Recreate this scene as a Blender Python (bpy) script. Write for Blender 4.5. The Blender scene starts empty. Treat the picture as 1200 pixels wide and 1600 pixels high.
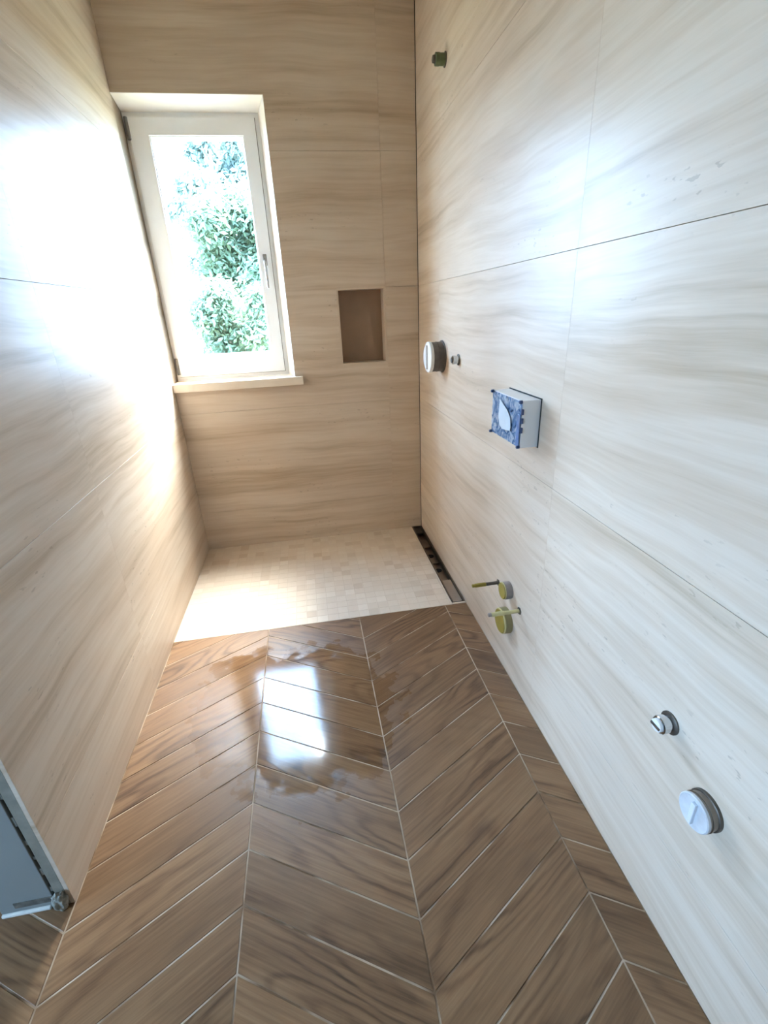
import bpy, bmesh, math, random
from mathutils import Vector, Matrix

random.seed(7)
sc = bpy.context.scene
C = sc.collection

# ------------------------------------------------------------------ camera
CAM = Vector((0.715, 0.0, 1.343))
YAW, PITCH, ROLL, FPX = 0.1483, -0.4089, -0.0476, 729.0
fw = Vector((math.sin(YAW)*math.cos(PITCH), math.cos(YAW)*math.cos(PITCH), math.sin(PITCH)))
sd = Vector((math.cos(YAW), -math.sin(YAW), 0))
up = sd.cross(fw)
s2 = sd*math.cos(ROLL) + up*math.sin(ROLL)
u2 = -sd*math.sin(ROLL) + up*math.cos(ROLL)
cam_data = bpy.data.cameras.new('camera')
cam_data.sensor_fit = 'HORIZONTAL'; cam_data.sensor_width = 36.0
cam_data.lens = FPX/1200*36.0
cam_data.clip_start = 0.02; cam_data.clip_end = 200
cam = bpy.data.objects.new('camera', cam_data); C.objects.link(cam)
m = Matrix.Identity(4)
for i in range(3):
    m[i][0], m[i][1], m[i][2], m[i][3] = s2[i], u2[i], -fw[i], CAM[i]
cam.matrix_world = m
sc.camera = cam

# ------------------------------------------------------------------ sky, daylight portals, exposure
SKY = (0.44, 0.66, 1.0); SKY_STRENGTH = 38.0
world = bpy.data.worlds.new('overcast_sky'); sc.world = world
world.use_nodes = True
bg = world.node_tree.nodes['Background']
bg.inputs['Color'].default_value = (*SKY, 1); bg.inputs['Strength'].default_value = SKY_STRENGTH
def portal(name, loc, rot, sx, sy):
    l = bpy.data.lights.new(name, 'AREA'); l.shape = 'RECTANGLE'; l.size = sx; l.size_y = sy
    l.cycles.is_portal = True
    o = bpy.data.objects.new(name, l); C.objects.link(o); o.location = loc; o.rotation_euler = rot
W, D, S = 1.38, 2.773, 1.853          # room width, depth of window wall, start of shower floor
HX, HY0, HY1, HZ0, HZ1 = -2.75, -1.05, 0.45, 0.60, 1.85    # window of the room beyond the doorway
portal('shower_window_portal', (0.325, D+0.225, 1.65), (-math.pi/2, 0, 0), 0.64, 1.24)
portal('hall_window_portal', (HX-0.16, (HY0+HY1)/2, (HZ0+HZ1)/2), (0, -math.pi/2, 0), HZ1-HZ0, HY1-HY0)
# hazy sun behind thin cloud, high on the garden side
sun_d = bpy.data.lights.new('hazy_sun', 'SUN'); sun_d.energy = 72.0; sun_d.angle = math.radians(50); sun_d.color = (1.0, 0.90, 0.78)
sun = bpy.data.objects.new('hazy_sun', sun_d); C.objects.link(sun)
SUN_AZ, SUN_EL = math.radians(36), math.radians(56)      # to the right of the window normal, above the horizon
sun.rotation_euler = Vector((math.sin(SUN_AZ)*math.cos(SUN_EL), math.cos(SUN_AZ)*math.cos(SUN_EL), math.sin(SUN_EL))).to_track_quat('Z', 'Y').to_euler()
vs = sc.view_settings
sc.display_settings.display_device = 'sRGB'
vs.view_transform = 'Standard'; vs.look = 'None'; vs.gamma = 1.0; vs.use_curve_mapping = False
vs.exposure = 0.62
sc.cycles.use_denoising = True
sc.cycles.max_bounces = 9; sc.cycles.diffuse_bounces = 7; sc.cycles.glossy_bounces = 4
sc.cycles.adaptive_threshold = 0.05
sc.cycles.transparent_max_bounces = 12
sc.cycles.sample_clamp_indirect = 8.0

# ------------------------------------------------------------------ material helpers
def lin(c):
    c = [v/255 for v in c]
    return tuple(v/12.92 if v <= 0.04045 else ((v+0.055)/1.055)**2.4 for v in c) + (1.0,)
class NT:
    def __init__(s, name):
        s.m = bpy.data.materials.new(name); s.m.use_nodes = True
        s.t = s.m.node_tree; s.b = s.t.nodes['Principled BSDF']; s.out = s.t.nodes['Material Output']
    def n(s, typ, **kw):
        nd = s.t.nodes.new(typ)
        for k, v in kw.items():
            if k in nd.inputs.keys() if isinstance(k, str) else False: nd.inputs[k].default_value = v
            else: setattr(nd, k, v)
        return nd
    def l(s, a, b): s.t.links.new(a, b)
    def set(s, **kw):
        for k, v in kw.items(): s.b.inputs[k.replace('_', ' ')].default_value = v
    def math(s, op, a, b=None, c=None):
        nd = s.t.nodes.new('ShaderNodeMath'); nd.operation = op
        for i, v in enumerate((a, b, c)):
            if v is None: continue
            if isinstance(v, (int, float)): nd.inputs[i].default_value = v
            else: s.l(v, nd.inputs[i])
        return nd.outputs[0]
    def mix(s, fac, a, b, blend='MIX'):
        nd = s.t.nodes.new('ShaderNodeMix'); nd.data_type = 'RGBA'; nd.blend_type = blend
        for i, v in ((0, fac), (6, a), (7, b)):
            if isinstance(v, (int, float)): nd.inputs[i].default_value = v
            elif isinstance(v, tuple): nd.inputs[i].default_value = v
            else: s.l(v, nd.inputs[i])
        return nd.outputs[2]
    def ramp(s, fac, stops):
        nd = s.t.nodes.new('ShaderNodeValToRGB'); s.l(fac, nd.inputs[0])
        e = nd.color_ramp.elements
        while len(e) < len(stops): e.new(0.5)
        for el, (p, c) in zip(e, stops):
            el.position = p; el.color = c if isinstance(c, tuple) else (c, c, c, 1)
        return nd.outputs[0]
    def coords(s, scale, rnd=True, kind='Object', off=(0, 0, 0)):
        tc = s.t.nodes.new('ShaderNodeTexCoord')
        mp = s.t.nodes.new('ShaderNodeMapping'); mp.inputs['Scale'].default_value = scale
        s.l(tc.outputs[kind], mp.inputs[0])
        mp.inputs['Location'].default_value = off
        if not rnd: return mp.outputs[0]
        oi = s.t.nodes.new('ShaderNodeObjectInfo')
        k = s.math('MULTIPLY', oi.outputs['Random'], 37.0)
        cb = s.t.nodes.new('ShaderNodeCombineXYZ')
        s.l(k, cb.inputs[0]); s.l(s.math('MULTIPLY', k, 1.7), cb.inputs[1]); s.l(s.math('MULTIPLY', k, 0.6), cb.inputs[2])
        ad = s.t.nodes.new('ShaderNodeVectorMath'); ad.operation = 'ADD'
        s.l(mp.outputs[0], ad.inputs[0]); s.l(cb.outputs[0], ad.inputs[1])
        return ad.outputs[0]
    def noise(s, vec, scale=1.0, detail=4, rough=0.5, dist=0.0):
        nd = s.t.nodes.new('ShaderNodeTexNoise'); s.l(vec, nd.inputs['Vector'])
        nd.inputs['Scale'].default_value = scale; nd.inputs['Detail'].default_value = detail
        nd.inputs['Roughness'].default_value = rough; nd.inputs['Distortion'].default_value = dist
        return nd.outputs['Fac']
    def bump(s, h, strength=0.2, dist=0.002):
        nd = s.t.nodes.new('ShaderNodeBump'); nd.inputs['Strength'].default_value = strength
        nd.inputs['Distance'].default_value = dist
        s.l(h, nd.inputs['Height']); s.l(nd.outputs[0], s.b.inputs['Normal'])

def plain(name, col, rough=0.5, metal=0.0, var=0.06, nscale=20, spec=0.5, bump=0.0):
    M = NT(name); c = lin(col)
    f = M.noise(M.coords((1, 1, 1)), nscale, 3)
    a = tuple(min(1, v*(1-var)) for v in c[:3])+(1,); b = tuple(min(1, v*(1+var)) for v in c[:3])+(1,)
    M.l(M.ramp(f, [(0.3, a), (0.7, b)]), M.b.inputs['Base Color'])
    M.set(Roughness=rough, Metallic=metal, Specular_IOR_Level=spec)
    if bump: M.bump(f, bump, 0.002)
    return M.m

# ------------------------------------------------------------------ materials
def mat_travertine(name='travertine_tile', light=(219, 204, 187), mid=(207, 189, 169), dark=(182, 162, 139), rough=(0.33, 0.44), flip=1.0):
    M = NT(name)
    tc = M.t.nodes.new('ShaderNodeTexCoord'); oi = M.t.nodes.new('ShaderNodeObjectInfo')
    sp = M.t.nodes.new('ShaderNodeSeparateXYZ'); M.l(tc.outputs['Object'], sp.inputs[0])
    sl = M.t.nodes.new('ShaderNodeSeparateXYZ'); M.l(oi.outputs['Location'], sl.inputs[0])
    U = M.math('ADD', sp.outputs[0], M.math('MULTIPLY_ADD', sl.outputs[1], flip, sl.outputs[0]))
    V = M.math('ADD', sp.outputs[1], sl.outputs[2])
    # beds waver a little along their length
    cw = M.t.nodes.new('ShaderNodeCombineXYZ'); M.l(U, cw.inputs[0]); M.l(V, cw.inputs[1]); cw.inputs[2].default_value = 4.0*flip
    wv = M.noise(cw.outputs[0], 1.6, 2)
    V = M.math('ADD', V, M.math('MULTIPLY_ADD', wv, 0.08, -0.04))
    V = M.math('ADD', V, M.math('MULTIPLY', oi.outputs['Random'], 0.05))
    def co(su, sv, w):
        cb = M.t.nodes.new('ShaderNodeCombineXYZ')
        M.l(M.math('MULTIPLY', U, su), cb.inputs[0]); M.l(M.math('MULTIPLY', V, sv), cb.inputs[1]); cb.inputs[2].default_value = w+3.7*flip
        return cb.outputs[0]
    a = M.noise(co(0.8, 11.0, 0.0), 1.0, 4, 0.55)
    b = M.noise(co(2.6, 60.0, 5.0), 1.0, 4, 0.6)
    f = M.math('ADD', M.math('MULTIPLY', a, 0.68), M.math('MULTIPLY', b, 0.32))
    col = M.ramp(f, [(0.33, lin(dark)), (0.46, lin(mid)), (0.58, lin(light)), (0.70, lin(mid))])
    cl = M.noise(co(1.4, 3.2, 9.0), 1.0, 3)
    col = M.mix(M.math('MULTIPLY', M.ramp(cl, [(0.42, 0.0), (0.66, 1.0)]), 0.24), col, lin((176, 150, 126)))
    # little pits that follow the bedding
    pit = M.noise(co(34, 90, 13.0), 1.0, 2, 0.5)
    reg = M.noise(co(2.0, 6.0, 17.0), 1.0, 2)
    pm = M.math('MULTIPLY', M.ramp(pit, [(0.66, 0.0), (0.70, 1.0)]), M.ramp(reg, [(0.56, 0.0), (0.64, 1.0)]))
    col = M.mix(M.math('MULTIPLY', pm, 0.32), col, lin((120, 100, 80)))
    M.l(col, M.b.inputs['Base Color'])
    # grout haze wiped over the glaze makes the gloss uneven
    h = M.noise(co(2.6, 0.9, 21.0), 1.0, 3, 0.5)
    M.l(M.ramp(h, [(0.36, rough[0]), (0.62, rough[1])]), M.b.inputs['Roughness']); M.set(Specular_IOR_Level=0.23)
    M.bump(M.math('SUBTRACT', b, M.math('MULTIPLY', pm, 0.5)), 0.06, 0.001)
    return M.m
TRAV_R = mat_travertine('travertine_tile_right', flip=-1.0)
TRAV = mat_travertine()

def mat_wood():
    M = NT('wood_look_porcelain')
    warp = M.noise(M.coords((1.6, 7.0, 1), off=(4, 1, 0)), 1.0, 3, 0.5)
    big = M.noise(M.coords((0.9, 5.0, 1)), 1.0, 2, 0.45)
    wob = M.noise(M.coords((14, 30, 1), off=(6, 2, 0)), 1.0, 2)
    rings = M.math('SINE', M.math('ADD', M.math('MULTIPLY', big, 110.0), M.math('MULTIPLY', wob, 3.5)))
    rings = M.math('POWER', M.math('MULTIPLY_ADD', rings, 0.5, 0.5), 2.5)
    reg = M.ramp(M.noise(M.coords((1.4, 3.5, 1), off=(8, 5, 0)), 1.0, 2), [(0.42, 0.12), (0.60, 1.0)])
    fine = M.noise(M.coords((4, 150, 1), off=(2, 3, 0)), 1.0, 5, 0.7)
    f = M.math('MULTIPLY_ADD', warp, 0.46, 0.27)
    f = M.math('ADD', f, M.math('MULTIPLY_ADD', fine, 0.50, -0.25))
    f = M.math('SUBTRACT', f, M.math('MULTIPLY', M.math('MULTIPLY', rings, reg), 0.21))
    col = M.ramp(f, [(0.24, lin((82, 56, 34))), (0.38, lin((113, 81, 53))), (0.52, lin((131, 97, 65))), (0.68, lin((148, 113, 79)))])
    # knots
    vo = M.t.nodes.new('ShaderNodeTexVoronoi'); M.l(M.coords((2.0, 5.5, 1), off=(7, 3, 0)), vo.inputs['Vector'])
    vo.inputs['Scale'].default_value = 1.0
    k = M.ramp(vo.outputs['Distance'], [(0.02, 1.0), (0.13, 0.0)])
    col = M.mix(M.math('MULTIPLY', k, 0.55), col, lin((88, 64, 47)))
    oi = M.t.nodes.new('ShaderNodeObjectInfo')
    hs = M.t.nodes.new('ShaderNodeHueSaturation'); M.l(col, hs.inputs['Color'])
    M.l(M.math('MULTIPLY_ADD', oi.outputs['Random'], 0.22, 0.88), hs.inputs['Value'])
    hs.inputs['Saturation'].default_value = 0.95
    M.l(hs.outputs[0], M.b.inputs['Base Color'])
    # still wet where the floor was last sponged: a puddle film with a ragged rim
    g = M.t.nodes.new('ShaderNodeNewGeometry')
    def wet(cx, cy, sx, sy):
        mp = M.t.nodes.new('ShaderNodeMapping'); mp.vector_type = 'TEXTURE'
        mp.inputs['Location'].default_value = (cx, cy, 0); mp.inputs['Scale'].default_value = (sx, sy, 1)
        M.l(g.outputs['Position'], mp.inputs[0])
        ln = M.t.nodes.new('ShaderNodeVectorMath'); ln.operation = 'LENGTH'; M.l(mp.outputs[0], ln.inputs[0])
        return ln.outputs['Value']
    mn = M.math('MINIMUM', wet(0.60, 1.34, 0.40, 0.44), wet(0.36, 1.42, 0.24, 0.36))
    nz = M.t.nodes.new('ShaderNodeTexNoise'); M.l(g.outputs['Position'], nz.inputs['Vector'])
    nz.inputs['Scale'].default_value = 13.0; nz.inputs['Detail'].default_value = 4
    mn = M.math('ADD', mn, M.math('MULTIPLY_ADD', nz.outputs['Fac'], 0.8, -0.4))
    wm = M.ramp(mn, [(0.72, 1.0), (0.86, 0.0)])
    rr = M.math('MULTIPLY_ADD', fine, 0.16, 0.285)
    mixr = M.t.nodes.new('ShaderNodeMix'); mixr.data_type = 'FLOAT'
    M.l(wm, mixr.inputs[0]); M.l(rr, mixr.inputs[2]); mixr.inputs[3].default_value = 0.10
    M.l(mixr.outputs[0], M.b.inputs['Roughness']); M.set(Specular_IOR_Level=0.4)
    bp = M.t.nodes.new('ShaderNodeBump'); bp.inputs['Distance'].default_value = 0.0015
    M.l(M.math('ADD', fine, M.math('MULTIPLY', rings, 0.4)), bp.inputs['Height'])
    M.l(M.math('MULTIPLY_ADD', wm, -0.13, 0.16), bp.inputs['Strength'])
    M.l(bp.outputs[0], M.b.inputs['Normal'])
    return M.m
WOOD = mat_wood()

def mat_grout():
    M = NT('floor_grout')
    f = M.noise(M.coords((1, 1, 1), rnd=False), 4.5, 3, 0.6)
    M.l(M.ramp(f, [(0.40, lin((120, 93, 68))), (0.54, lin((190, 169, 147))), (0.8, lin((212, 196, 176)))]), M.b.inputs['Base Color'])
    M.set(Roughness=0.85)
    return M.m
GROUT = mat_grout()
WALLGROUT = plain('wall_grout', (186, 166, 142), 0.9)
CONCRETE = plain('screed', (150, 145, 138), 0.9, bump=0.3)
PLASTER = plain('raw_grey_plaster', (158, 152, 142), 0.9, var=0.08, nscale=5)
REVEAL = plain('reveal_paint', (246, 241, 233), 0.7, var=0.02)
PVC = plain('window_white', (246, 246, 247), 0.35, var=0.01)
SILL = plain('cream_stone', (232, 218, 200), 0.35, var=0.05, nscale=9)
STEEL = plain('brushed_steel', (138, 130, 122), 0.30, 1.0, var=0.10, nscale=30)
CHROME = plain('chrome', (205, 208, 212), 0.12, 1.0, var=0.04)
DARKMETAL = plain('dull_dark_metal', (98, 90, 82), 0.45, 0.6, var=0.2, nscale=60)
SLEEVE = plain('grey_brown_plastic', (104, 95, 88), 0.5, var=0.15, nscale=45)
WHITEPL = plain('white_plastic', (236, 233, 230), 0.4, var=0.02)
YELLOW = plain('yellow_plastic', (150, 130, 50), 0.45, var=0.1)
PALEYEL = plain('pale_yellow_plastic', (206, 194, 142), 0.5, var=0.06)
GREYPL = plain('grey_pipe_plastic', (150, 140, 134), 0.5, var=0.12, nscale=50)
GREEN = plain('green_plug_plastic', (92, 104, 74), 0.5, var=0.2, nscale=50)
BLACK = plain('drain_hole_black', (16, 14, 12), 0.8)
DARKGAP = plain('open_gap', (52, 52, 50), 0.9)
SEAL = plain('rubber_seal', (120, 116, 112), 0.7)
BOARD = plain('grey_jamb_board', (132, 136, 134), 0.6, var=0.05, nscale=6)
MORTAR = plain('mortar', (140, 140, 132), 0.95, var=0.35, nscale=70, bump=0.6)
WHITEBEAD = plain('white_filler', (214, 214, 208), 0.8, var=0.08, nscale=40)
GRASS = plain('lawn', (106, 102, 76), 0.9, var=0.3, nscale=3)
BARK = plain('pale_bark', (170, 165, 150), 0.85, var=0.25, nscale=25)

def mat_mosaic():
    M = NT('mosaic_stone')
    oi = M.t.nodes.new('ShaderNodeObjectInfo')
    # pieces joined in one mesh still differ: a value per cell of the 5 cm grid
    g = M.t.nodes.new('ShaderNodeNewGeometry')
    ad = M.t.nodes.new('ShaderNodeVectorMath'); ad.operation = 'SNAP'; ad.inputs[1].default_value = (0.05, 0.05, 1)
    of = M.t.nodes.new('ShaderNodeVectorMath'); of.operation = 'ADD'; of.inputs[1].default_value = (0.0, 0.05-S % 0.05, 0.5)
    M.l(g.outputs['Position'], of.inputs[0]); M.l(of.outputs[0], ad.inputs[0])
    wn = M.t.nodes.new('ShaderNodeTexWhiteNoise'); M.l(ad.outputs[0], wn.inputs['Vector'])
    col = M.ramp(wn.outputs['Value'], [(0.0, lin((206, 187, 168))), (0.10, lin((218, 202, 185))), (0.9, lin((224, 210, 194))), (1.0, lin((230, 217, 202)))])
    nz = M.noise(g.outputs['Position'], 30, 3)
    col = M.mix(M.math('MULTIPLY', nz, 0.25), col, lin((190, 168, 142)))
    M.l(col, M.b.inputs['Base Color']); M.set(Roughness=0.5)
    return M.m
MOSAIC = mat_mosaic()
MOSGROUT = plain('mosaic_grout', (214, 198, 180), 0.9, var=0.05)

def mat_glass():
    M = NT('window_glass')
    tr = M.t.nodes.new('ShaderNodeBsdfTransparent'); tr.inputs[0].default_value = (0.95, 0.985, 0.98, 1)
    gl = M.t.nodes.new('ShaderNodeBsdfGlossy'); gl.inputs['Roughness'].default_value = 0.02
    lw = M.t.nodes.new('ShaderNodeLayerWeight'); lw.inputs[0].default_value = 0.5      # Schlick, the same from both faces
    fr = M.math('MULTIPLY_ADD', M.math('POWER', lw.outputs['Facing'], 5.0), 0.9, 0.035)
    mx = M.t.nodes.new('ShaderNodeMixShader')
    M.l(fr, mx.inputs[0]); M.l(tr.outputs[0], mx.inputs[1]); M.l(gl.outputs[0], mx.inputs[2])
    M.l(mx.outputs[0], M.out.inputs['Surface'])
    return M.m
GLASS = mat_glass()

def mat_film():
    M = NT('blue_protective_film')
    v = M.coords((1, 1, 1))
    a = M.noise(v, 26, 4, 0.6, 1.6)
    b = M.noise(M.coords((1, 1, 1), off=(3, 3, 3)), 13, 4, 0.6, 2.4)
    col = M.ramp(a, [(0.30, lin((58, 76, 104))), (0.40, lin((108, 146, 190))), (0.50, lin((164, 188, 214))), (0.60, lin((222, 230, 238)))])
    col = M.mix(M.ramp(b, [(0.57, 0.0), (0.66, 0.7)]), col, lin((84, 98, 118)))
    M.l(col, M.b.inputs['Base Color']); M.set(Roughness=0.22); M.bump(a, 0.7, 0.004)
    return M.m
FILM = mat_film()
FILMBLUE = plain('dark_blue_film', (52, 72, 112), 0.4, var=0.3, nscale=80)

def mat_leaf(name, a, b):
    M = NT(name)
    g = M.t.nodes.new('ShaderNodeNewGeometry')
    f = M.noise(g.outputs['Position'], 2.2, 3)
    col = M.ramp(f, [(0.35, lin(a)), (0.65, lin(b))])
    M.l(col, M.b.inputs['Base Color']); M.set(Roughness=0.5)
    tl = M.t.nodes.new('ShaderNodeBsdfTranslucent'); M.l(col, tl.inputs[0])
    mx = M.t.nodes.new('ShaderNodeMixShader'); mx.inputs[0].default_value = 0.4
    M.l(M.b.outputs[0], mx.inputs[1]); M.l(tl.outputs[0], mx.inputs[2]); M.l(mx.outputs[0], M.out.inputs['Surface'])
    return M.m
LEAF_A = mat_leaf('leaf_green', (78, 98, 78), (112, 132, 106))
LEAF_B = mat_leaf('leaf_bluegreen', (98, 116, 112), (132, 150, 142))

# ------------------------------------------------------------------ object helpers
def link(name, me, mat, parent=None):
    o = bpy.data.objects.new(name, me); C.objects.link(o)
    if mat is not None and not me.materials: me.materials.append(mat)
    if parent is not None: o.parent = parent
    return o
def obj(name, bm, mat, parent=None, smooth=False):
    me = bpy.data.meshes.new(name)
    bmesh.ops.recalc_face_normals(bm, faces=bm.faces[:])
    bm.to_mesh(me); bm.free()
    if smooth:
        for p in me.polygons: p.use_smooth = True
        me.set_sharp_from_angle(angle=math.radians(38))
    return link(name, me, mat, parent)
def tag(o, label, cat, group=None, kind=None):
    o['label'] = label; o['category'] = cat
    if group: o['group'] = group
    if kind: o['kind'] = kind
    return o
def empty(name, loc, label, cat, kind=None):
    o = bpy.data.objects.new(name, None); C.objects.link(o); o.location = loc; o.empty_display_size = 0.05
    return tag(o, label, cat, kind=kind)
def box(bm, x0, x1, y0, y1, z0, z1):
    vs_ = [bm.verts.new(p) for p in ((x0,y0,z0),(x1,y0,z0),(x1,y1,z0),(x0,y1,z0),(x0,y0,z1),(x1,y0,z1),(x1,y1,z1),(x0,y1,z1))]
    for f in ((0,3,2,1),(4,5,6,7),(0,1,5,4),(1,2,6,5),(2,3,7,6),(3,0,4,7)): bm.faces.new([vs_[i] for i in f])
    return vs_
def bbox(name, b, mat, parent=None, bev=0.0):
    bm = bmesh.new(); box(bm, *b)
    if bev: bmesh.ops.bevel(bm, geom=bm.edges[:], offset=bev, segments=2, affect='EDGES', profile=0.5)
    return obj(name, bm, mat, parent)
def ring(name, x0, x1, z0, z1, ix0, ix1, iz0, iz1, y0, y1, mat, parent=None, inset=0.0):
    """rectangular ring in the xz plane from y0 (room side) to y1; inset slopes the room-side inner edge"""
    bm = bmesh.new()
    O = [(x0,z0),(x1,z0),(x1,z1),(x0,z1)]; I = [(ix0,iz0),(ix1,iz0),(ix1,iz1),(ix0,iz1)]
    sg = [(-1,-1),(1,-1),(1,1),(-1,1)]
    of = [bm.verts.new((x,y0,z)) for x,z in O]; ob = [bm.verts.new((x,y1,z)) for x,z in O]
    if_ = [bm.verts.new((x+sx*inset,y0,z+sz*inset)) for (x,z),(sx,sz) in zip(I,sg)]; ib = [bm.verts.new((x,y1,z)) for x,z in I]
    for i in range(4):
        j = (i+1)%4
        bm.faces.new((of[i],of[j],if_[j],if_[i])); bm.faces.new((ob[i],ib[i],ib[j],ob[j]))
        bm.faces.new((of[i],ob[i],ob[j],of[j])); bm.faces.new((if_[i],if_[j],ib[j],ib[i]))
    return obj(name, bm, mat, parent)
def slab(bm, us, vs_, keep, t):
    """plate on the uv plane (z = 0 front, -t back) made of the kept cells of a grid: holes get their own sides"""
    V = {}
    def vert(i, j, k):
        if (i,j,k) not in V: V[(i,j,k)] = bm.verts.new((us[i], vs_[j], -t if k else 0.0))
        return V[(i,j,k)]
    n, mm = len(us)-1, len(vs_)-1
    K = lambda i, j: 0 <= i < n and 0 <= j < mm and keep((us[i]+us[i+1])/2, (vs_[j]+vs_[j+1])/2)
    for i in range(n):
        for j in range(mm):
            if not K(i, j): continue
            for k in (0, 1): bm.faces.new([vert(a, b, k) for a, b in ((i,j),(i+1,j),(i+1,j+1),(i,j+1))])
            for (di, dj, a, b) in ((-1,0,(i,j),(i,j+1)),(1,0,(i+1,j),(i+1,j+1)),(0,-1,(i,j),(i+1,j)),(0,1,(i,j+1),(i+1,j+1))):
                if not K(i+di, j+dj): bm.faces.new([vert(*a,0), vert(*b,0), vert(*b,1), vert(*a,1)])
def frame(u, v, o):
    """matrix taking (u, v, outward) to the world"""
    u = Vector(u); v = Vector(v); n = u.cross(v); M = Matrix.Identity(4)
    for i in range(3): M[i][0], M[i][1], M[i][2], M[i][3] = u[i], v[i], n[i], o[i]
    return M
TILE_CACHE = {}
GAP, TT = 0.0011, 0.010
def tile(parent, M, u0, u1, v0, v1, holes=(), name='tile', mat=None):
    """one wall tile on the frame M, its front face on the plane; holes are (u0,u1,v0,v1) in the frame"""
    g = GAP/2; a0, a1, b0, b1 = u0+0.0002, u1-0.0002, v0+g, v1-g
    cu, cv = (a0+a1)/2, (b0+b1)/2
    hs = [(h[0]-cu, h[1]-cu, h[2]-cv, h[3]-cv) for h in holes if h[0] < a1 and h[1] > a0 and h[2] < b1 and h[3] > b0]
    key = (round(a1-a0, 4), round(b1-b0, 4), mat)
    if hs or key not in TILE_CACHE:
        bm = bmesh.new(); w, h = (a1-a0)/2, (b1-b0)/2
        if hs:
            us = sorted({-w, w} | {min(max(x, -w), w) for q in hs for x in q[:2]})
            vv = sorted({-h, h} | {min(max(x, -h), h) for q in hs for x in q[2:]})
            slab(bm, us, vv, lambda x, y: not any(q[0] < x < q[1] and q[2] < y < q[3] for q in hs), TT)
        else:
            c = 0.0004
            lo = [bm.verts.new((x*w, y*h, -TT)) for x, y in ((-1,-1),(1,-1),(1,1),(-1,1))]
            mi = [bm.verts.new((x*w, y*h, -c)) for x, y in ((-1,-1),(1,-1),(1,1),(-1,1))]
            hi = [bm.verts.new((x*(w-c*0.4), y*(h-c), 0)) for x, y in ((-1,-1),(1,-1),(1,1),(-1,1))]
            bm.faces.new(lo); bm.faces.new(hi)
            for i in range(4):
                j = (i+1)%4; bm.faces.new((lo[i],lo[j],mi[j],mi[i])); bm.faces.new((mi[i],mi[j],hi[j],hi[i]))
        bmesh.ops.recalc_face_normals(bm, faces=bm.faces[:])
        me = bpy.data.meshes.new(name); bm.to_mesh(me); bm.free(); me.materials.append(mat or TRAV)
        if not hs: TILE_CACHE[key] = me
    else: me = TILE_CACHE[key]
    o = link(name, me, None, parent)
    o.matrix_world = M @ Matrix.Translation((cu, cv, 0))
    return o
def lathe(name, prof, base, mat, parent, seg=28, axis=(-1, 0, 0), rel=True):
    """revolve (distance from the wall, radius) about an axis through base; first and last rings are closed"""
    bm = bmesh.new(); ax = Vector(axis)
    a = ax.orthogonal().normalized(); b = ax.cross(a)
    rings = []
    for p, r in prof:
        rings.append([bm.verts.new(Vector(base)+ax*p+(a*math.cos(2*math.pi*i/seg)+b*math.sin(2*math.pi*i/seg))*r) for i in range(seg)])
    for q, w in zip(rings, rings[1:]):
        for i in range(seg): bm.faces.new((q[i], q[(i+1)%seg], w[(i+1)%seg], w[i]))
    bm.faces.new(rings[0]); bm.faces.new(rings[-1])
    return obj(name, bm, mat, parent, smooth=True)

# ------------------------------------------------------------------ floor
ROWS = [0.0, 0.245, 0.850, 1.455, 2.060, 2.665, 2.80]
H = 2.80
YB = -1.4                                             # wall behind the camera
floor = bbox('floor', (HX-0.15, W, YB, S, -0.06, -0.0015), GROUT)
tag(floor, 'brown wood-look chevron floor with pale grout lines', 'floor', kind='structure')
CW, SP, Y0, A30 = 0.424, 0.1335, 0.601, math.radians(30)
DY = CW*math.tan(A30)
def clip(poly, nx, ny, d):
    out = []
    for i, p in enumerate(poly):
        q = poly[(i+1) % len(poly)]
        a, b = p[0]*nx+p[1]*ny-d, q[0]*nx+q[1]*ny-d
        if a <= 0: out.append(p)
        if a*b < 0: t = a/(a-b); out.append((p[0]+t*(q[0]-p[0]), p[1]+t*(q[1]-p[1])))
    return out
def inset(poly, g):
    out = poly
    for i, p in enumerate(poly):
        q = poly[(i+1) % len(poly)]; dx, dy = q[0]-p[0], q[1]-p[1]; L = math.hypot(dx, dy)
        if L < 1e-6: continue
        nx, ny = dy/L, -dx/L
        out = clip(out, nx, ny, p[0]*nx+p[1]*ny-g)
        if len(out) < 3: return []
    return out
def prism(bm, poly, z0, z1, c=0.0):
    lo = [bm.verts.new((x, y, z0)) for x, y in poly]; bm.faces.new(lo[::-1])
    mi = [bm.verts.new((x, y, z1-c)) for x, y in poly]
    for i in range(len(poly)): j = (i+1)%len(poly); bm.faces.new((lo[i], lo[j], mi[j], mi[i]))
    top = inset(poly, c) if c else poly
    if c and len(top) == len(poly):
        hi = [bm.verts.new((x, y, z1)) for x, y in top]
        for i in range(len(poly)): j = (i+1)%len(poly); bm.faces.new((mi[i], mi[j], hi[j], hi[i]))
        bm.faces.new(hi)
    else: bm.faces.new(mi)
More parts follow.
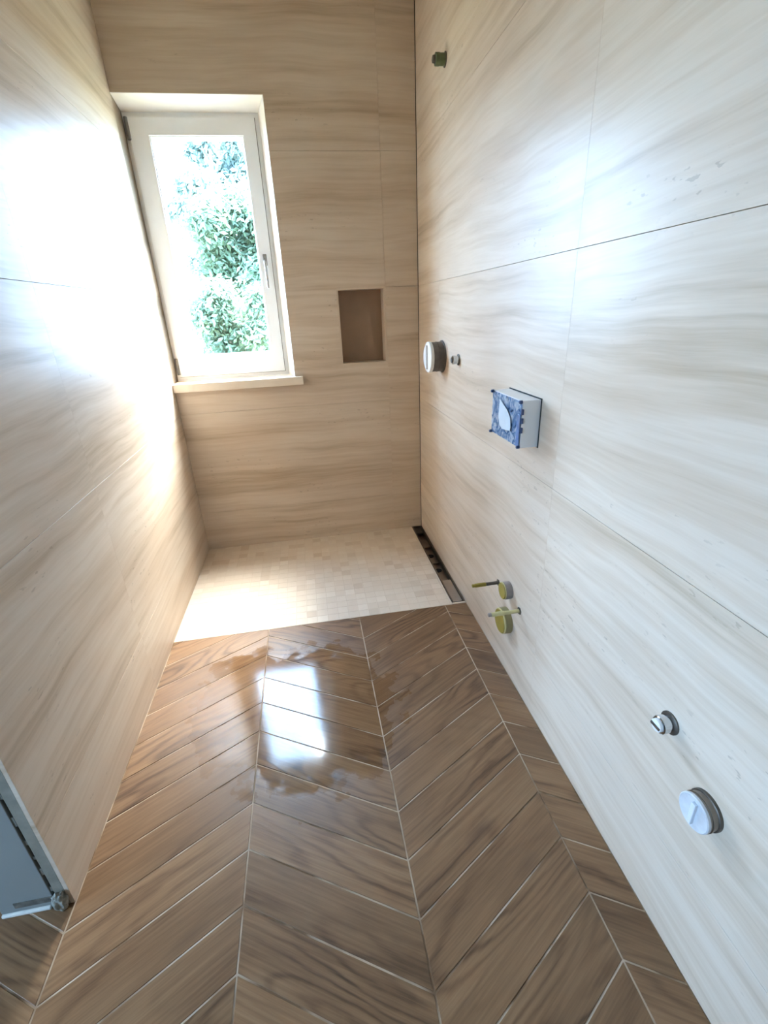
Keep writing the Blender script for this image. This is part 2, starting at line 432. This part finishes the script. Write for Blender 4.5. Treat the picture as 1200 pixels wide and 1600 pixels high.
for col in range(-5, 4):
    xa, xb = col*CW, (col+1)*CW
    sg = 1 if col % 2 == 0 else -1                    # even columns rise to the right
    for k in range(-20, 14):
        yl = Y0+k*SP-(DY if col % 2 == 0 else 0)      # left-edge height of the lower joint
        yr = yl+sg*DY
        p = [(xa, yl), (xb, yr), (xb, yr+SP), (xa, yl+SP)]
        p = inset(p, 0.0021)
        for q in ((1,0,W-0.002),(0,1,S-0.002 if col >= 0 else 1.38),(0,-1,-YB),):
            p = clip(p, *q)
            if len(p) < 3: break
        if len(p) < 3: continue
        xs = [v[0] for v in p]; ys = [v[1] for v in p]
        if max(ys)-min(ys) < 0.012 or max(xs)-min(xs) < 0.012: continue
        cx, cy = (xa+xb)/2, (yl+yr+SP)/2
        an = sg*A30; ca, sa = math.cos(-an), math.sin(-an)
        loc = [((x-cx)*ca-(y-cy)*sa, (x-cx)*sa+(y-cy)*ca) for x, y in p]
        bm = bmesh.new(); prism(bm, loc, -0.008, 0.0, 0.0006)
        o = obj('plank', bm, WOOD, floor); o.location = (cx, cy, random.uniform(-0.0003, 0.0003)); o.rotation_euler = (0, 0, an)

XD = 1.312                                             # left edge of the channel drain
bm = bmesh.new()                                       # screed with a trench for the drain along the right wall
prf = [(-0.165, -0.06), (W+0.15, -0.06), (W+0.15, -0.045), (XD, -0.045), (XD, -0.0006), (-0.165, -0.0006)]
fa = [bm.verts.new((x, S, z)) for x, z in prf]; fb = [bm.verts.new((x, D+0.012, z)) for x, z in prf]
bm.faces.new(fa); bm.faces.new(fb)
for i in range(6): bm.faces.new((fa[i], fa[(i+1)%6], fb[(i+1)%6], fb[i]))
shower = obj('floor_shower', bm, MOSGROUT)
tag(shower, 'pale beige mosaic shower floor below the window', 'shower floor', kind='structure')
pcs = []
MP = 0.05
ny = math.ceil((D-S)/MP); nx = math.ceil(XD/MP)
for j in range(ny):
    for i in range(nx):
        x0, x1, y0, y1 = i*MP, min((i+1)*MP, XD), S+j*MP, min(S+(j+1)*MP, D)
        if x1-x0 < 0.01 or y1-y0 < 0.01: continue
        pcs.append((x0, x1, y0, y1))
mcache = {}
stuffbm = bmesh.new()
for n, (x0, x1, y0, y1) in enumerate(pcs):
    g = 0.0008; w, d = x1-x0-2*g, y1-y0-2*g
    P = [(-w/2,-d/2),(w/2,-d/2),(w/2,d/2),(-w/2,d/2)]
    cx, cy = (x0+x1)/2, (y0+y1)/2
    if n < 300:
        key = (round(w, 4), round(d, 4))
        if key not in mcache:
            bm = bmesh.new(); prism(bm, P, -0.004, 0.0, 0.0008)
            me = bpy.data.meshes.new('mosaic_tile'); bmesh.ops.recalc_face_normals(bm, faces=bm.faces[:]); bm.to_mesh(me); bm.free(); me.materials.append(MOSAIC)
            mcache[key] = me
        o = link('mosaic_tile', mcache[key], None, shower); o.location = (cx, cy, random.uniform(-0.0002, 0.0002))
    else: prism(stuffbm, [(a+cx, b+cy) for a, b in P], -0.004, 0.0, 0.0008)
bbox('drain_end_tile', (XD+0.001, W-0.001, S+0.001, 1.866, -0.045, 0.0), MOSAIC, shower, 0.0008)
ms = obj('mosaic_field', stuffbm, MOSAIC, shower); ms['kind'] = 'stuff'

# ------------------------------------------------------------------ walls
# window wall
WX1, WZ0, WZ1 = 0.660, 0.974, 2.272
NX0, NX1, NZ0, NZ1 = 0.928, 1.192, 1.063, 1.457
FB = frame((1, 0, 0), (0, 0, 1), (0, D, 0))
bm = bmesh.new()
hole = lambda x, z: not (x < WX1 and WZ0 < z < WZ1) and not (NX0 < x < NX1 and NZ0 < z < NZ1)
slab(bm, [-0.165, 0.0, WX1, NX0, NX1, W+0.15], [-0.06, WZ0, NZ0, NZ1, WZ1, H], lambda x, z: hole(x, z) if x > 0 else True, 0.205)
wall_back = obj('wall_back', bm, WALLGROUT)
wall_back.matrix_world = frame((1, 0, 0), (0, 0, 1), (0, D+TT-0.003, 0))
tag(wall_back, 'beige travertine-tiled end wall with the window and niche', 'wall', kind='structure')
def under(parent, o):
    """keep the world place of o under a parent that is itself transformed"""
    mw = o.matrix_world.copy(); o.parent = parent; o.matrix_parent_inverse = parent.matrix_world.inverted(); o.matrix_world = mw
for r0, r1 in zip(ROWS, ROWS[1:]):
    for c0, c1 in ((0.001, 1.195), (1.195, W-0.0035)):
        o = tile(None, FB, c0, c1, r0, r1, [(-1, WX1, WZ0, WZ1), (NX0, NX1, NZ0, NZ1)])
        o.matrix_basis = FB @ Matrix.Translation(((c0+c1)/2, (r0+r1)/2, 0))
        o.parent = wall_back; o.matrix_parent_inverse = wall_back.matrix_basis.inverted()
def wchild(name, b, mat, bev=0.0):
    o = bbox(name, b, mat, None, bev); o.parent = wall_back; o.matrix_parent_inverse = wall_back.matrix_basis.inverted(); return o
ND = 0.105                                             # niche depth
wchild('niche_back_panel', (NX0, NX1, D+ND, D+ND+0.01, NZ0, NZ1), plain('niche_shade_brown', (158, 132, 110), 0.6, var=0.08, nscale=6))  # plain brown panel, colour also darkened to carry the shade of the niche
for b in ((NX0, NX0+0.008, NZ0, NZ1), (NX1-0.008, NX1, NZ0, NZ1)):
    wchild('niche_side_panel', (b[0], b[1], D+0.001, D+ND, b[2], b[3]), TRAV)
for b in ((NX0+0.008, NX1-0.008, NZ0, NZ0+0.008), (NX0+0.008, NX1-0.008, NZ1-0.008, NZ1)):
    wchild('niche_shelf_panel', (b[0], b[1], D+0.001, D+ND, b[2], b[3]), TRAV)

# left wall (ends at the doorway)
YE = 0.822
bm = bmesh.new(); box(bm, -0.165, -TT+0.003, YE+0.012, D+0.21, 0, H)
wall_left = obj('wall_left', bm, WALLGROUT); tag(wall_left, 'travertine-tiled left wall washed with light from the window', 'wall', kind='structure')
FL = frame((0, 1, 0), (0, 0, 1), (0, 0, 0))
for r0, r1 in zip(ROWS, ROWS[1:]):
    for c0, c1 in ((YE, 1.573), (1.573, D+0.125)):
        tile(wall_left, FL, c0, c1, r0, r1)
# right wall
bm = bmesh.new(); box(bm, W+TT-0.003, W+0.15, YB, D+0.005, -0.06, H)
wall_right = obj('wall_right', bm, WALLGROUT); tag(wall_right, 'long travertine-tiled right wall carrying the pipe outlets', 'wall', kind='structure')
FR = frame((0, -1, 0), (0, 0, 1), (W, 0, 0))
for r0, r1 in zip(ROWS, ROWS[1:]):
    cs = [-D, -2.361, -1.161, 0.039, 1.239, -YB]
    for c0, c1 in zip(cs, cs[1:]): tile(wall_right, FR, c0, c1, r0, r1, mat=TRAV_R)
corner_gap = bbox('corner_joint', (W-0.003, W, D+0.0015, D+0.004, 0, H), DARKGAP, wall_right)

# left wall stub before the doorway, lintel, room behind, room beyond the doorway
DY0, DZ = -0.12, 2.08
bm = bmesh.new(); box(bm, -0.165, 0, YB, DY0, 0, H)
w = obj('wall_left_stub', bm, PLASTER); tag(w, 'plastered wall stub behind the camera beside the doorway', 'wall', kind='structure')
bm = bmesh.new(); box(bm, -0.165, 0, DY0, YE, DZ, H)
w = obj('wall_left_lintel', bm, PLASTER); tag(w, 'plastered lintel over the doorway', 'wall', kind='structure')
bm = bmesh.new(); box(bm, HX-0.15, W+0.15, YB-0.12, YB, -0.06, H)
w = obj('wall_front', bm, PLASTER); tag(w, 'plain plastered wall behind the camera', 'wall', kind='structure')
bm = bmesh.new(); box(bm, HX-0.15, -0.165, 1.4, 1.52, -0.06, H)
w = obj('wall_hall_back', bm, PLASTER); tag(w, 'plain plastered wall of the room beyond the doorway', 'wall', kind='structure')
bm = bmesh.new(); slab(bm, [YB-0.12, HY0, HY1, 1.52], [-0.06, HZ0, HZ1, H], lambda y, z: not (HY0 < y < HY1 and HZ0 < z < HZ1), 0.15)
w = obj('wall_hall_left', bm, PLASTER); w.matrix_world = frame((0, 1, 0), (0, 0, 1), (HX, 0, 0))
tag(w, 'plastered outer wall with a large window beyond the doorway', 'wall', kind='structure')
w = bbox('ceiling', (HX-0.15, W+0.15, YB-0.12, D+0.21, H, H+0.1), plain('ceiling_white', (226, 220, 206), 0.9, var=0.02)); tag(w, 'white plastered ceiling', 'ceiling', kind='structure')
hw = empty('window_2', (HX-0.06, HY0, HZ0), 'large white window of the room beyond the doorway', 'window', 'structure')
bm = bmesh.new()
slab(bm, [HY0, HY0+0.06, (HY0+HY1)/2-0.04, (HY0+HY1)/2+0.04, HY1-0.06, HY1], [HZ0, HZ0+0.06, HZ1-0.06, HZ1],
     lambda y, z: not (HZ0+0.06 < z < HZ1-0.06 and (HY0+0.06 < y < (HY0+HY1)/2-0.04 or (HY0+HY1)/2+0.04 < y < HY1-0.06)), 0.06)
o = obj('window_frame', bm, PVC, hw); o.matrix_parent_inverse = Matrix.Translation(hw.location).inverted(); o.matrix_basis = frame((0, 1, 0), (0, 0, 1), (HX-0.03, 0, 0))
o = bbox('pane', (HX-0.064, HX-0.060, HY0+0.05, HY1-0.05, HZ0+0.05, HZ1-0.05), GLASS, hw); o.matrix_parent_inverse = Matrix.Translation(hw.location).inverted()

# ------------------------------------------------------------------ doorway jamb (end of the left wall)
def lchild(name, b, mat, bev=0.0): return bbox(name, b, mat, wall_left, bev)
lchild('jamb_board', (-0.165, -0.040, YE-0.002, YE+0.012, 0.012, DZ), BOARD, 0.001)
lchild('adhesive_strip', (-0.033, -TT, YE, YE+0.012, 0.0, DZ), plain('tile_adhesive', (134, 130, 118), 0.9, var=0.15, nscale=30, bump=0.3))
lchild('joint_recess', (-0.040, -0.033, YE+0.009, YE+0.012, 0.0, DZ), DARKGAP)
z = 0.06
rj = random.Random(3)
while z < DZ:
    h = rj.uniform(0.012, 0.035)
    lchild('filler_dab', (-0.0405, -0.0325, YE-0.001+rj.uniform(0, 0.002), YE+0.009, z, z+h), BOARD, 0.002)
    z += h+rj.uniform(0.03, 0.075)
lchild('white_bead', (-0.166, -0.052, YE-0.007, YE+0.006, 0.0005, 0.011), WHITEBEAD, 0.003)
lchild('bottom_slot', (-0.130, -0.042, YE-0.0035, YE+0.0, 0.026, 0.046), plain('slot_shade', (96, 92, 84), 0.95, var=0.4, nscale=60, bump=0.6), 0.0015)  # solid dark strip, its colour stands in for the shade inside a slot
bm = bmesh.new(); bmesh.ops.create_icosphere(bm, subdivisions=4, radius=1.0)
rn = random.Random(5)
from mathutils import noise as mnoise
for v in bm.verts:
    k = 1+0.35*mnoise.noise(v.co*1.9)+0.15*mnoise.noise(v.co*5)
    v.co = Vector((v.co.x*0.017*k-0.024, v.co.y*0.013*k+YE-0.006, max(0.001, v.co.z*0.034*k+0.026)))
mb = obj('mortar_lump', bm, MORTAR, None, True); tag(mb, 'rough grey mortar lump at the foot of the doorway corner', 'mortar')

# ------------------------------------------------------------------ shower window
win = empty('window_1', (0.31, D+0.12, 1.0), 'white framed garden window at the end of the shower', 'window', 'structure')
IW = Matrix.Translation(win.location).inverted()
def wpart(o, par=None):
    o.parent = par or win
    if par is None: o.matrix_parent_inverse = IW
    return o
FY = D+0.120
wpart(ring('outer_frame', -0.002, 0.624, 1.020, 2.240, 0.048, 0.578, 1.070, 2.190, FY, FY+0.07, PVC))
sash = wpart(ring('sash', 0.020, 0.603, 1.043, 2.218, 0.104, 0.545, 1.140, 2.151, FY-0.014, FY+0.055, PVC, inset=-0.002))
bead = ring('glazing_bead', 0.104, 0.545, 1.140, 2.151, 0.118, 0.532, 1.154, 2.138, FY-0.006, FY+0.030, PVC, inset=0.006)
bead.parent = sash
ps = bbox('pane', (0.108, 0.541, FY+0.022, FY+0.026, 1.144, 2.147), GLASS); ps.parent = sash
sl = ring('sash_seal', 0.017, 0.606, 1.040, 2.221, 0.0205, 0.6025, 1.0435, 2.2175, FY-0.003, FY+0.002, SEAL); wpart(sl)
hd = bbox('handle', (0.560, 0.580, FY-0.024, FY-0.014, 1.585, 1.640), SEAL, None, 0.003); wpart(hd)
lv = lathe('lever', [(0.0, 0.006), (0.02, 0.0075), (0.13, 0.0065), (0.14, 0.005)], (0.570, FY-0.036, 1.617), plain('handle_grey', (176, 170, 166), 0.35, 0.6), None, 12, axis=(0, 0, -1)); lv.parent = hd
sp_ = lathe('spindle', [(0.0, 0.007), (0.022, 0.007)], (0.570, FY-0.020, 1.612), SEAL, None, 12, axis=(0, -1, 0)); sp_.parent = hd
for zz in (2.13, 1.055):
    hg = lathe('hinge', [(0, 0.008), (0.003, 0.009), (0.085, 0.009), (0.088, 0.008)], (0.016, FY-0.012, zz), SEAL, None, 14, axis=(0, 0, 1)); wpart(hg)
sill = bbox('window_sill', (0.0015, 0.702, D-0.032, FY+0.01, 0.975, 1.019), SILL, None, 0.002); wpart(sill)
# splayed reveals
bm = bmesh.new()
a = [(0.658, D-0.0005), (0.690, D+0.011), (0.690, FY+0.07), (0.6245, FY+0.07), (0.6245, FY)]
lo = [bm.verts.new((x, y, 1.0195)) for x, y in a[:1]+[(0.6605, D-0.0005), (0.6605, FY+0.07)]+a[3:]]
hi = [bm.verts.new((v.co.x, v.co.y, 2.2725)) for v in lo]
bm.faces.new(lo); bm.faces.new(hi)
for i in range(len(lo)): j = (i+1)%len(lo); bm.faces.new((lo[i], lo[j], hi[j], hi[i]))
t1 = obj('trim_1', bm, REVEAL); tag(t1, 'cream painted side reveal to the right of the window', 'window reveal', kind='structure')
bm = bmesh.new()
pr = [(D-0.0005, 2.270), (D-0.0005, 2.2725), (FY+0.07, 2.2725), (FY+0.07, 2.2405), (FY, 2.2405)]
lo = [bm.verts.new((0.0005, y, z)) for y, z in pr]; hi = [bm.verts.new((0.6575 if y < D+0.01 else 0.6245, y, z)) for y, z in pr]
bm.faces.new(lo); bm.faces.new(hi)
for i in range(len(lo)): j = (i+1)%len(lo); bm.faces.new((lo[i], lo[j], hi[j], hi[i]))
t2 = obj('trim_2', bm, REVEAL); tag(t2, 'cream painted top reveal above the window', 'window reveal', kind='structure')

# ------------------------------------------------------------------ shower channel drain
dr = empty('channel_drain', (1.345, 2.3, 0), 'open steel channel drain along the right wall of the shower', 'drain')
ID = Matrix.Translation(dr.location).inverted()
def dpart(o): o.parent = dr; o.matrix_parent_inverse = ID; return o
X0, X1, Y0d, Y1d = XD+0.002, W-0.002, 1.868, D-0.004
bm = bmesh.new()                                       # trough: flanges, sides and bottom in one folded sheet
prof = [(X0, 0.0025), (X0+0.006, 0.0025), (X0+0.007, -0.034), (X1-0.007, -0.034), (X1-0.006, 0.0025), (X1, 0.0025)]
r0 = [bm.verts.new((x, Y0d, z)) for x, z in prof]; r1 = [bm.verts.new((x, Y1d, z)) for x, z in prof]
for i in range(5): bm.faces.new((r0[i], r0[i+1], r1[i+1], r1[i]))
bm.faces.new(r0[1:5]); bm.faces.new(r1[1:5][::-1])
dpart(obj('trough', bm, STEEL))
for yy in (2.404, 2.232):
    dpart(lathe('drain_hole', [(0, 0.021), (0.0015, 0.021)], (1.344, yy, -0.0335), BLACK, None, 20, axis=(0, 0, 1)))
dpart(bbox('cover_plate', (X0+0.0085, X1-0.0085, Y0d+0.004, 2.08, -0.009, -0.004), plain('cover_steel', (184, 178, 172), 0.3, 1.0, var=0.06), None, 0.001))
dpart(bbox('cross_bar', (X0+0.008, X1-0.008, 2.30, 2.33, -0.030, -0.024), STEEL, None, 0.001))
dpart(bbox('cross_bar', (X0+0.008, X1-0.008, 2.50, 2.60, -0.030, -0.020), STEEL, None, 0.001))
dpart(bbox('end_block', (X0+0.008, X1-0.008, 2.69, D-0.006, -0.032, -0.012), DARKMETAL, None, 0.002))

# ------------------------------------------------------------------ outlets on the right wall
def fixture(name, y, z, label, cat):
    e = empty(name, (W, y, z), label, cat); e['_m'] = 1; del e['_m']; return e
def L(e, name, prof, mat, seg=28, off=(0, 0, 0), par=None, axis=(-1, 0, 0)):
    return lathe(name, prof, off, mat, par or e, seg, axis)
# shower head outlet
e = fixture('shower_head_outlet', 2.28, 2.222, 'small green-plugged pipe stub high on the right wall', 'pipe outlet')
L(e, 'flange', [(0, 0.024), (0.003, 0.024), (0.004, 0.019)], DARKMETAL, 24)
L(e, 'stub', [(0.003, 0.0195), (0.024, 0.0195), (0.025, 0.0205), (0.040, 0.0205), (0.041, 0.019)], GREEN, 24)
L(e, 'plug', [(0.040, 0.014), (0.050, 0.013), (0.052, 0.010)], DARKMETAL, 8)
# concealed shower mixer
e = fixture('shower_mixer_body', 2.30, 1.122, 'round concealed mixer body with white cap on the right wall', 'shower mixer')
L(e, 'flange', [(0, 0.0745), (0.004, 0.0745), (0.006, 0.069)], SLEEVE, 40)
sl_ = L(e, 'sleeve', [(0.005, 0.069), (0.056, 0.068), (0.058, 0.066)], SLEEVE, 40)
L(e, 'seam', [(0.028, 0.0698), (0.031, 0.0698)], DARKMETAL, 40, par=sl_)
cp = L(e, 'cap', [(0.057, 0.070), (0.060, 0.0715), (0.070, 0.0715), (0.073, 0.069)], WHITEPL, 40)
bm = bmesh.new()                                       # raised half plate on the cap
pts = [(0.062*math.cos(t), 0.062*math.sin(t)) for t in [math.pi*0.06+i*math.pi*0.88/14 for i in range(15)]]
pts = [(0.73*0+a*0.95, b) for a, b in pts]
lo = [bm.verts.new((-0.072, b-0.012, -a*0.95)) for a, b in pts]; hi = [bm.verts.new((-0.081, b-0.012, -a*0.95)) for a, b in pts]
bm.faces.new(lo); bm.faces.new(hi)
for i in range(len(lo)): j = (i+1)%len(lo); bm.faces.new((lo[i], lo[j], hi[j], hi[i]))
obj('raised_half_plate', bm, WHITEPL, cp)
# hand shower outlet beside it
e = fixture('hand_shower_outlet', 2.045, 1.129, 'small chrome hose outlet right beside the round mixer body', 'pipe outlet')
L(e, 'flange', [(0, 0.024), (0.003, 0.024), (0.005, 0.018)], DARKMETAL, 24)
L(e, 'stub', [(0.004, 0.0165), (0.014, 0.0165), (0.015, 0.0185), (0.026, 0.0185), (0.028, 0.0165)], CHROME, 24)
L(e, 'plug', [(0.027, 0.013), (0.033, 0.012)], DARKMETAL, 6)
# flush plate box
BY0, BY1, BZ0, BZ1, BP = 1.270, 1.491, 0.946, 1.085, 0.057
e = fixture('flush_plate_box', (BY0+BY1)/2, (BZ0+BZ1)/2, 'white flush plate box with torn blue film on its front', 'flush box')
hy, hz = (BY1-BY0)/2, (BZ1-BZ0)/2
bm = bmesh.new()
box(bm, -BP, 0, -hy, hy, -hz, hz)
fr_ = [f for f in bm.faces if all(abs(v.co.x+BP) < 1e-6 for v in f.verts)]
bmesh.ops.inset_region(bm, faces=fr_, thickness=0.004, depth=0)
for f in bm.faces:
    if all(abs(v.co.x+BP) < 1e-6 for v in f.verts) and all(abs(v.co.y) < hy-0.002 for v in f.verts):
        for v in f.verts: v.co.x += 0.005
obj('body', bm, WHITEPL, e)
bm = bmesh.new()                                       # crinkled film stretched over the front
N = 26
gv = [[None]*(N+1) for _ in range(N+1)]
for i in range(N+1):
    for j in range(N+1):
        y = -hy+0.002+(2*hy-0.004)*i/N; z = -hz+0.002+(2*hz-0.004)*j/N
        d = 0.0022*mnoise.noise(Vector((y*55, z*55, 1)))+0.001*mnoise.noise(Vector((y*140, z*140, 4)))
        gv[i][j] = bm.verts.new((-BP-0.003-d, y, z))
for i in range(N):
    for j in range(N): bm.faces.new((gv[i][j], gv[i+1][j], gv[i+1][j+1], gv[i][j+1]))
bmesh.ops.solidify(bm, geom=bm.faces[:], thickness=0.0012)
fm = obj('blue_film', bm, FILM, e, True)
bm = bmesh.new()                                       # white patch where the film is torn away
out = [(0.045, 0.052), (0.022, 0.040), (-0.004, 0.030), (-0.028, 0.010), (-0.034, -0.016), (-0.030, -0.028), (-0.010, -0.030), (0.020, -0.034), (0.044, -0.026), (0.052, 0.004), (0.050, 0.034)]
lo = [bm.verts.new((-BP-0.0062, y*1.12-0.014, z*1.05-0.002)) for y, z in out]; hi = [bm.verts.new((-BP-0.0074, v.co.y, v.co.z)) for v in lo]
bm.faces.new(lo); bm.faces.new(hi)
for i in range(len(lo)): j = (i+1)%len(lo); bm.faces.new((lo[i], lo[j], hi[j], hi[i]))
obj('bare_patch', bm, plain('pale_panel', (206, 216, 224), 0.3, var=0.05), e)
for sy in (-1, 1):
    for sz in (-1, 1):
        L(e, 'corner_screw', [(0, 0.005), (0.008, 0.005), (0.010, 0.003)], FILMBLUE, 10, off=(-BP-0.001, sy*(hy-0.003), sz*(hz-0.003)))
bbox('film_edge_strip', (-BP-0.0062, -BP-0.003, -hy+0.001, -hy+0.020, -hz+0.003, hz-0.040), plain('mid_blue_film', (88, 122, 168), 0.3, var=0.25, nscale=40), e, 0.001)
for zz in (0.038, 0.012, -0.016):
    bbox('edge_tab', (-BP-0.004, -BP+0.004, -hy-0.0035, -hy+0.002, zz-0.008, zz+0.008), FILMBLUE, e, 0.001)
bm = bmesh.new(); box(bm, -0.002, 0, -hy-0.0035, hy+0.0035, -hz-0.0035, hz+0.0035); obj('wall_cutout', bm, DARKGAP, e)
# WC pipes
e = fixture('flush_pipe_stub', 1.385, 0.368, 'smaller upper grey pipe with yellow plug under the flush box', 'pipe stub')
L(e, 'pipe', [(0, 0.033), (0.024, 0.033), (0.026, 0.030)], GREYPL, 32)
L(e, 'plug', [(0.025, 0.031), (0.030, 0.031), (0.032, 0.029)], YELLOW, 32)
L(e, 'plug_lip', [(0.0255, 0.0325), (0.0285, 0.0325)], PALEYEL, 32)
e = fixture('waste_pipe_stub', 1.385, 0.233, 'wider lower pipe with yellow plug near the floor', 'pipe stub')
L(e, 'pipe', [(0, 0.050), (0.024, 0.050), (0.026, 0.047)], plain('olive_pipe', (150, 138, 96), 0.5, var=0.12), 36)
L(e, 'plug', [(0.025, 0.047), (0.031, 0.047), (0.033, 0.045)], YELLOW, 36)
L(e, 'plug_lip', [(0.0255, 0.0495), (0.0300, 0.0495), (0.0310, 0.0470)], PALEYEL, 36)
for (yy, ln, lab, a_, b_) in ((1.487, 0.109, 'threaded rod with yellow tip nearer the shower, left of the yellow plugs', DARKMETAL, YELLOW),
                              (1.294, 0.118, 'pale yellow sleeved threaded rod crossing in front of the waste pipe plug', PALEYEL, PALEYEL)):
    e = fixture('threaded_rod', yy, 0.337, lab, 'threaded rod'); e['group'] = 'toilet fixing rods'
    L(e, 'washer', [(0, 0.014), (0.003, 0.014)], DARKMETAL, 6)
    L(e, 'shaft', [(0.003, 0.0068), (ln*0.48, 0.0068)], a_, 14)
    L(e, 'sleeve', [(ln*0.48, 0.0062), (ln*0.50, 0.0080), (ln*0.88, 0.0080), (ln*0.9, 0.0065)], b_, 14)
    L(e, 'tip', [(ln*0.9, 0.0066), (ln*0.99, 0.0066), (ln, 0.005)], YELLOW if a_ is DARKMETAL else GREYPL, 14)
# basin outlets
e = fixture('basin_tap_outlet', 0.606, 0.538, 'small chrome water outlet above the round white waste cap', 'pipe outlet')
L(e, 'flange', [(0, 0.024), (0.003, 0.024), (0.006, 0.017)], DARKMETAL, 24)
L(e, 'stub', [(0.005, 0.0160), (0.012, 0.0160), (0.013, 0.0185), (0.026, 0.0185), (0.028, 0.0165)], CHROME, 24)
L(e, 'plug', [(0.027, 0.0140), (0.033, 0.0135), (0.034, 0.011)], WHITEPL, 20)
bbox('key_slot', (-0.0365, -0.033, -0.012, 0.012, -0.0025, 0.0025), DARKMETAL, e)
e = fixture('basin_waste_cap', 0.484, 0.446, 'round white waste pipe cap with steel ring low on the right wall', 'waste cap')
L(e, 'collar', [(0, 0.037), (0.006, 0.037), (0.008, 0.034)], DARKMETAL, 36)
L(e, 'ring', [(0.007, 0.0345), (0.016, 0.0345), (0.0165, 0.036), (0.019, 0.036), (0.0195, 0.0345), (0.026, 0.0345), (0.027, 0.033)], STEEL, 36)
cp = L(e, 'cap', [(0.024, 0.0355), (0.029, 0.0355), (0.031, 0.0335), (0.0295, 0.030)], plain('frosted_cap', (208, 211, 216), 0.3, var=0.08, nscale=60), 36)
bbox('grip_bar', (-0.036, -0.029, -0.005, 0.005, -0.026, 0.026), plain('frosted_grip', (222, 225, 230), 0.3), cp, 0.0015)

# ------------------------------------------------------------------ garden outside the window
g = bbox('ground', (-45, 45, -45, 45, -1.6, -1.4), GRASS); tag(g, 'garden ground outside the window', 'lawn', kind='structure')
def limb(bm, pts, seg=7):
    """tapering tube through (point, radius)"""
    prev = None
    for i, (p, r) in enumerate(pts):
        p = Vector(p); d = (Vector(pts[min(i+1, len(pts)-1)][0])-Vector(pts[max(i-1, 0)][0])).normalized()
        a = d.orthogonal().normalized(); b = d.cross(a)
        rg = [bm.verts.new(p+(a*math.cos(2*math.pi*k/seg)+b*math.sin(2*math.pi*k/seg))*r) for k in range(seg)]
        if prev:
            for k in range(seg): bm.faces.new((prev[k], prev[(k+1)%seg], rg[(k+1)%seg], rg[k]))
        prev = rg
    bm.faces.new(prev)
def tree(name, loc, h, crown, leafmat, nleaf, leaf, label, seed, blobs=16):
    """crown = (cx, cy, cz, rx, ry, rz) relative to loc"""
    r = random.Random(seed)
    e = empty(name, loc, label, 'tree')
    e['group'] = 'garden trees outside the window'
    cx, cy, cz, rx, ry, rz = crown
    bm = bmesh.new()
    limb(bm, [((0, 0, 0), 0.11), ((0.03, 0.02, h*0.3), 0.085), ((cx*0.5, cy*0.5, cz*0.8), 0.06), ((cx, cy, cz+rz*0.5), 0.025)], 9)
    obj('trunk', bm, BARK, e, True)
    cent = []
    for k in range(blobs):
        while True:
            p = Vector((r.uniform(-1, 1), r.uniform(-1, 1), r.uniform(-1, 1)))
            if p.length < 1: break
        q = Vector((cx+p.x*rx*0.8, cy+p.y*ry*0.8, cz+p.z*rz*0.85)); cent.append(q)
    for q in cent:
        bm = bmesh.new(); s_ = Vector((cx*0.7, cy*0.7, max(0.3, q.z-0.6*abs(q.x-cx)-0.5)))
        mid = (s_+q)/2+Vector((r.uniform(-.1, .1), r.uniform(-.1, .1), r.uniform(-.05, .12)))
        limb(bm, [(s_, 0.026), (mid, 0.018), (q, 0.008)], 6)
        obj('branch', bm, BARK, e, True)
    verts, faces = [], []
    for k in range(nleaf):
        c = r.choice(cent)
        R = r.uniform(0.24, 0.42)*min(rx, 1.1)
        d = Vector((r.gauss(0, 1), r.gauss(0, 1), r.gauss(0, 0.8))).normalized()*R*r.random()**0.45
        p = c+d
        n = (d.normalized()*0.6+Vector((r.gauss(0, .6), r.gauss(0, .6), 0.5+r.gauss(0, .5)))).normalized()
        a = n.orthogonal().normalized(); a.rotate(Matrix.Rotation(r.uniform(0, 6.28), 3, n)); b = n.cross(a)
        L_ = leaf*r.uniform(0.6, 1.25); w_ = L_*0.42
        i0 = len(verts)
        verts += [p-a*L_*0.5, p+b*w_*0.5, p+a*L_*0.5-n*L_*0.12, p-b*w_*0.5]
        faces.append((i0, i0+1, i0+2, i0+3))
    me = bpy.data.meshes.new('foliage'); me.from_pydata([tuple(v) for v in verts], [], faces); me.update()
    f = link('foliage', me, leafmat, e); f['kind'] = 'stuff'
    return e
GZ = -1.4
tree('garden_tree', (0.45, 8.6, GZ), 4.2, (-0.35, 0, 3.40, 1.15, 1.1, 1.25), LEAF_A, 24000, 0.12, 'green leafy tree filling the right half of the window view', 11, 28)
tree('garden_tree', (-1.0, 13.0, GZ), 7.6, (0.2, 0, 5.4, 1.5, 1.3, 2.6), LEAF_B, 15000, 0.17, 'taller pale blue-green tree behind, in the middle of the window view', 23, 30)
tree('garden_bush', (0.02, 6.4, GZ), 3.2, (-0.02, 0, 2.65, 0.70, 0.6, 0.55), LEAF_A, 14000, 0.085, 'low leafy green bush in the lower right of the window view', 31, 18)
tree('garden_tree', (0.3, 16.0, GZ), 7.0, (-0.4, 0, 3.9, 2.0, 1.6, 2.4), LEAF_B, 15000, 0.2, 'farthest pale green tree behind the leafy ones at the right edge of the window', 47, 30)
